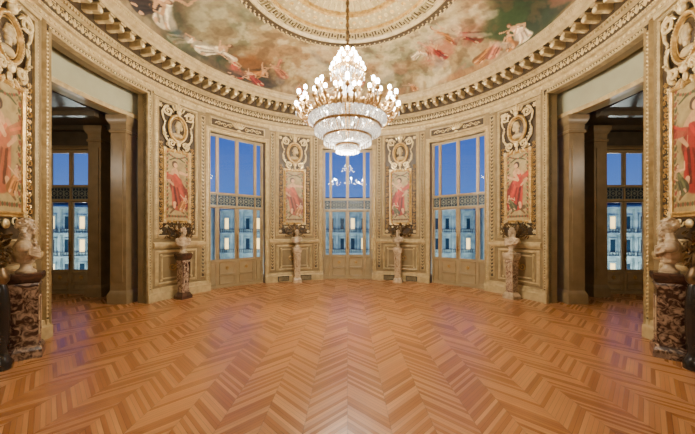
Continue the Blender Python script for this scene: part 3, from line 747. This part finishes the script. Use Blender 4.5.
def bust(x,y,th,kind,sc,label,turn=0,wide=1):
    e=thing('portrait_bust',label,'bust sculpture',(x,y,PH),-th*D+turn,group='white marble portrait busts'); e.scale=(sc*wide,sc,sc)
    for nm,me in (('bust_figure',BM[kind]),('bust_socle',smesh)):
        o=bpy.data.objects.new(nm,me); COL.objects.link(o); o.parent=e
for th,sty,kind,lab,bl in ((-21.4,'pale',0,'tapered pale marble pedestal with carved scroll ornament','white marble bust of a curly-haired man'),
    (21.4,'pale',2,'tapered pale marble pedestal with carved scroll ornament','white marble bust of a bearded man'),
    (-65,'red',0,'tapered mottled red-brown marble pedestal with dark base','white marble bust on mottled red-brown pedestal'),
    (65,'mottled',1,'tapered mottled red-brown marble pedestal with pale base','white marble bust of a long-haired man')):
    x,y=pedestal(th,5.3,sty,lab); bust(x,y,th,kind,.84 if abs(th)<30 else .92,bl,0)
for th,kind,lab in ((-109.3,1,'large warm white marble bust of a long-haired man in drapery'),(109.3,2,'large warm white marble bust of a bearded man in drapery')):
    s=1 if th>0 else -1
    x,y=pedestal(th,5.4,'breccia','square dark red breccia marble pedestal with pale veins',rot=-.35*s); bust(x,y,th,kind,1.06,lab,-.5*s,1.08)
    q=(5.47*math.sin(s*114.2*D),5.47*math.cos(s*114.2*D),0)
    e=thing('torchere','black marble and bronze torchere column with leafy top','torchere',q,group='dark torcheres')
    b=MB(); b.mat('black'); b.lathe([(.13,0),(.13,.12),(.1,.16),(.08,.25),(.105,.5),(.11,.9),(.09,1.15),(.07,1.22)],16); b.obj('column',e)
    b=MB(); b.mat('bronze'); b.lathe([(.07,1.22),(.1,1.27),(.11,1.34),(.08,1.4),(.04,1.5),(.03,1.7)],16)
    for i in range(70):
        a=random.uniform(0,6.28); rr=random.uniform(.02,.13); b.ball(rr*math.cos(a),random.uniform(1.48,1.98),rr*math.sin(a)*.8,.02,.05,.012,5,4,random.uniform(-1.5,1.5))
    b.obj('leafy_top',e)

# ------------------------------------------------------------ chandelier
ch=thing('chandelier','large lit crystal chandelier with bronze tiers hanging from ceiling rose','chandelier',(0,0,ZC-.02))
O=(0,0,ZC-.02)
b=MB(); b.mat('chand'); b.lathe([(.3,ZC-.02),(.28,ZC-.08),(.18,ZC-.13),(.08,ZC-.2),(.03,ZC-.24)],24); b.obj('canopy',ch,O)
b=MB(); b.mat('bronze')
b.tube([(0,ZC-.2,0),(0,5.95,0)],.028,8)
z=5.98
while z<ZC-.25: b.ball(0,z,0,.048,.06,.048,8,5); z+=.16
b.obj('chain',ch,O)
b=MB(); b.mat('chand'); b.lathe([(.02,6.0),(.07,5.95),(.12,5.88),(.05,5.8),(.04,5.6),(.1,5.5),(.13,5.4),(.06,5.3),(.05,5.0),(.12,4.9),(.16,4.75),(.1,4.6),(.06,4.4),(.05,4.1),(.1,3.98),(.08,3.88),(.03,3.8),(.05,3.74),(.01,3.66)],20); b.obj('stem',ch,O)
def hoop(nm,r,z,h):
    b=MB(); b.mat('chand'); b.sweep([(r-.025,z-h),(r+.015,z-h),(r+.03,z),(r+.015,z+h),(r-.025,z+h)],0,360,7.5,True)
    for i in range(int(r*40)):
        a=2*math.pi*i/int(r*40); b.ball(r*1.03*math.cos(a),z,r*1.03*math.sin(a),.025,h*.8,.025,6,4)
    for i in range(8):
        a=i*math.pi/4; b.tube([(.05*math.cos(a),z-.02,.05*math.sin(a)),((r-.01)*math.cos(a),z,(r-.01)*math.sin(a))],.01,4)
    b.obj(nm,ch,O)
hoop('hoop',.26,5.5,.04); hoop('hoop',.82,4.5,.06); hoop('hoop',.7,4.24,.025); hoop('hoop',.5,4.02,.022); hoop('hoop',.24,3.84,.02)
def arms(n,r0,z0,r1,z1,ph,big=1):
    a_=MB(); a_.mat('chand')
    K=9; pts=[]
    for i in range(K):
        q=i/(K-1); pts.append((r0+(r1-r0)*q,z0+(z1-z0)*q**3-.12*big*math.sin(q*math.pi),0))
    a_.tube(pts,[.02*big]*K,6); a_.lathe([(.01,z1-.02),(.045*big,z1+.01),(.05*big,z1+.03),(.02,z1+.035)],10,r1,0)
    a_.lathe([(.018,z1+.03),(.018,z1+.11)],8,r1,0); a_.spiral(r0+(r1-r0)*.4,z0+.03,0,.06*big,.014,1.3,1,-1.5,4)
    arm0=a_.obj('chandelier_arm',ch,O)
    bb=MB(); bb.mat('bulb'); bb.ball(r1,z1+.145,0,.036*big,.052*big,.036*big,10,7); b0=bb.obj('bulb',arm0,O)
    first=True
    for p_ in (ph if hasattr(ph,'__len__') else [2*math.pi*(i+ph)/n for i in range(n)]):
        if first: A=arm0; first=False
        else:
            A=arm0.copy(); COL.objects.link(A); A.parent=ch; B=b0.copy(); COL.objects.link(B); B.parent=A
        A.rotation_euler=(0,0,p_)
T12=[2*math.pi*i/12 for i in range(12)]
arms(0,.82,4.52,1.12,4.62,T12,1.05)
arms(0,.82,4.5,1.05,4.54,[t+d_ for t in T12 for d_ in (-.12,.12)],.95)
arms(0,.8,4.54,.98,4.74,T12,1)
arms(0,.8,4.52,.88,4.64,[t+.26 for t in T12],.9)
arms(12,.08,5.28,.36,5.38,0,1); arms(12,.08,5.44,.27,5.54,.5,.95); arms(8,.06,5.62,.17,5.72,0,.9)
def drops(nm,r0,z0,r1,z1,n,m,sag,size=.02,pw=1):
    b=MB(); b.mat('crystal')
    for i in range(n):
        a=2*math.pi*i/n
        for j in range(m):
            q=(j+.5)/m; r=r0+(r1-r0)*q**pw; z=z0+(z1-z0)*q-sag*math.sin(math.pi*q)
            r+= (0 if sag>=0 else -sag*.6*math.sin(math.pi*q))
            b.ball(r*math.cos(a),z,r*math.sin(a),size,size*1.35,size,4,2)
    o=b.obj(nm,ch,O,sharp=10); o['kind']='stuff'
drops('crystal_strands',.14,5.26,.8,4.58,44,24,.1,.02,2.6); drops('crystal_strands',.08,5.9,.24,5.54,16,8,.06,.016); drops('crystal_strands',.26,5.46,.12,5.2,28,7,.0,.02)
drops('crystal_strands',.83,4.44,.71,4.26,72,5,.0,.022); drops('crystal_strands',.7,4.21,.51,4.04,64,6,.02,.022)
drops('crystal_strands',.5,4.0,.25,3.86,52,6,.02,.022); drops('crystal_strands',.24,3.82,.03,3.68,32,5,.03,.022); drops('crystal_strands',.8,4.44,.5,4.04,40,10,-.06,.02)
b=MB(); b.mat('crystal')
for r,z,n in ((1.12,4.62,12),(.98,4.74,12),(.84,4.46,60),(.71,4.22,52),(.27,5.46,24),(.36,5.38,12),(.51,4.0,40),(.25,3.82,24)):
    for i in range(n):
        a=2*math.pi*i/n
        for k2 in range(2): b.ball(r*math.cos(a),z-.06-.05*k2,r*math.sin(a),.018,.03,.018,5,3)
o=b.obj('crystal_pendants',ch,O,sharp=10); o['kind']='stuff'

# ------------------------------------------------------------ outside
g=MB(); g.mat('asph'); g.rect3(-70,70,7,80,-10.6,-10.4); g.obj('street_ground',label='dark evening street surface outside',category='street')['kind']='structure'
def tmpmesh(mk):
    wv=MB(); wv.mat(mk); wv.rect3(-.22,.22,-.05,.02,0,1.35); o=wv.obj('tmpw'); me=o.data; bpy.data.objects.remove(o); return me
LW=tmpmesh('litwin'); DW=tmpmesh('dimwin')
def building(x,y,rot,w,label,sp_=1.3):
    e=thing('building',label,'building',(x,y,-9.9),rot)
    b=MB(); b.mat('fac'); b.rect3(-w/2,w/2,0,10,0,14.6)
    for z in (6.3,8.9,11.4,14.2): b.rect3(-w/2-.15,w/2+.15,-.3,0,z,z+.2)
    n=int(w/sp_)
    for i in range(n+1):
        xx=-w/2+i*w/n; b.rect3(xx-.12,xx+.12,-.18,0,6.5,14.2)
    for i in range(n):
        xx=-w/2+(i+.5)*w/n
        for z in (6.9,9.5,12.0): b.rect3(xx-.38,xx+.38,-.14,0,z+1.43,z+1.55); b.rect3(xx-.33,xx-.24,-.08,0,z,z+1.43); b.rect3(xx+.24,xx+.33,-.08,0,z,z+1.43); b.rect3(xx-.36,xx+.36,-.2,0,z-.12,z)
    b.obj('facade',e)
    b=MB(); b.mat('roof')
    for z in (9.1,11.6):
        b.rect3(-w/2,w/2,-.34,-.3,z+.38,z+.44)
        for i in range(n*5): xx=-w/2+i*w/n/5; b.rect3(xx-.02,xx+.02,-.34,-.3,z,z+.4)
    b.obj('balcony_railing',e)
    b=MB(); b.mat('roof'); vs=[(-w/2,0,14.6),(w/2,0,14.6),(w/2,10,14.6),(-w/2,10,14.6),(-w/2+.8,1.0,16.1),(w/2-.8,1.0,16.1),(w/2-.8,9,16.1),(-w/2+.8,9,16.1)]
    b.add(vs,[(0,1,5,4),(1,2,6,5),(2,3,7,6),(3,0,4,7),(4,5,6,7)],raw=True)
    for i in range(0,n,2): 
        xx=-w/2+(i+.5)*w/n; b.rect3(xx-.3,xx+.3,.15,1.2,14.7,15.6)
    b.obj('mansard_roof',e)
    for i in range(n):
        for z in (6.9,9.5,12.0):
            o=bpy.data.objects.new('building_window',LW if random.random()<.36 else DW); COL.objects.link(o); o.parent=e
            o.location=(-w/2+(i+.5)*w/n,0,z)
building(0,31,0,31.5,'stone city building with lit windows and mansard roof'); building(-25.6,27,.25,19,'stone city building with mansard roof at dusk'); building(25.6,27,-.25,19,'stone city building with mansard roof at dusk')
building(-45,22,.5,18,'stone city building seen past the side chamber'); building(45,22,-.5,18,'stone city building seen past the side chamber')

# ------------------------------------------------------------ world, lights, camera
w=bpy.data.worlds.new('dusk'); SC.world=w; w.use_nodes=True; N=w.node_tree.nodes; L=w.node_tree.links; bg=N['Background']
tc=N.new('ShaderNodeTexCoord'); sp=N.new('ShaderNodeSeparateXYZ'); rp=N.new('ShaderNodeValToRGB')
L.new(tc.outputs['Generated'],sp.inputs[0]); L.new(sp.outputs['Z'],rp.inputs['Fac']); L.new(rp.outputs['Color'],bg.inputs['Color'])
rp.color_ramp.elements[0].color=S(112,160,236); rp.color_ramp.elements[1].position=.42; rp.color_ramp.elements[1].color=S(36,76,200)
bg.inputs['Strength'].default_value=.95
def light(loc,pw,col,size=.15,kind='POINT'):
    l=bpy.data.lights.new('lamp_or_fill_light',kind); l.energy=pw; l.color=col; l.shadow_soft_size=size
    o=bpy.data.objects.new('lamp_or_fill_light',l); o.location=loc; COL.objects.link(o); return o
WARM=(1,.92,.77)
for a in range(6):
    t=a*math.pi/3+.3; light((.98*math.cos(t),.98*math.sin(t),4.97),270,WARM,.06)
light((0,0,5.15),110,WARM,.06); light((0,0,3.5),400,WARM,.05)
light((0,-8.2,5.2),400,WARM,.25); light((-3.2,-7.5,3.8),180,WARM,.25); light((3.2,-7.5,3.8),180,WARM,.25)  # unseen fill lights added behind the camera
for sg in (-1,1):
    light((sg*8.3,-1.2,4.2),150,(1,.86,.66),.2)  # unseen light added in each side chamber to brighten the doorway
for x in (-34,-22,-9,9,22,34): light((x,20,-3.4),4000,(.96,1,.88),.5)
cam=bpy.data.cameras.new('camera'); cam.sensor_width=36; cam.lens=300/695*36; cam.shift_y=13/695; cam.clip_end=300
co=bpy.data.objects.new('camera',cam); co.location=(0,-6.54,2.0); co.rotation_euler=(math.pi/2,0,0); COL.objects.link(co); SC.camera=co
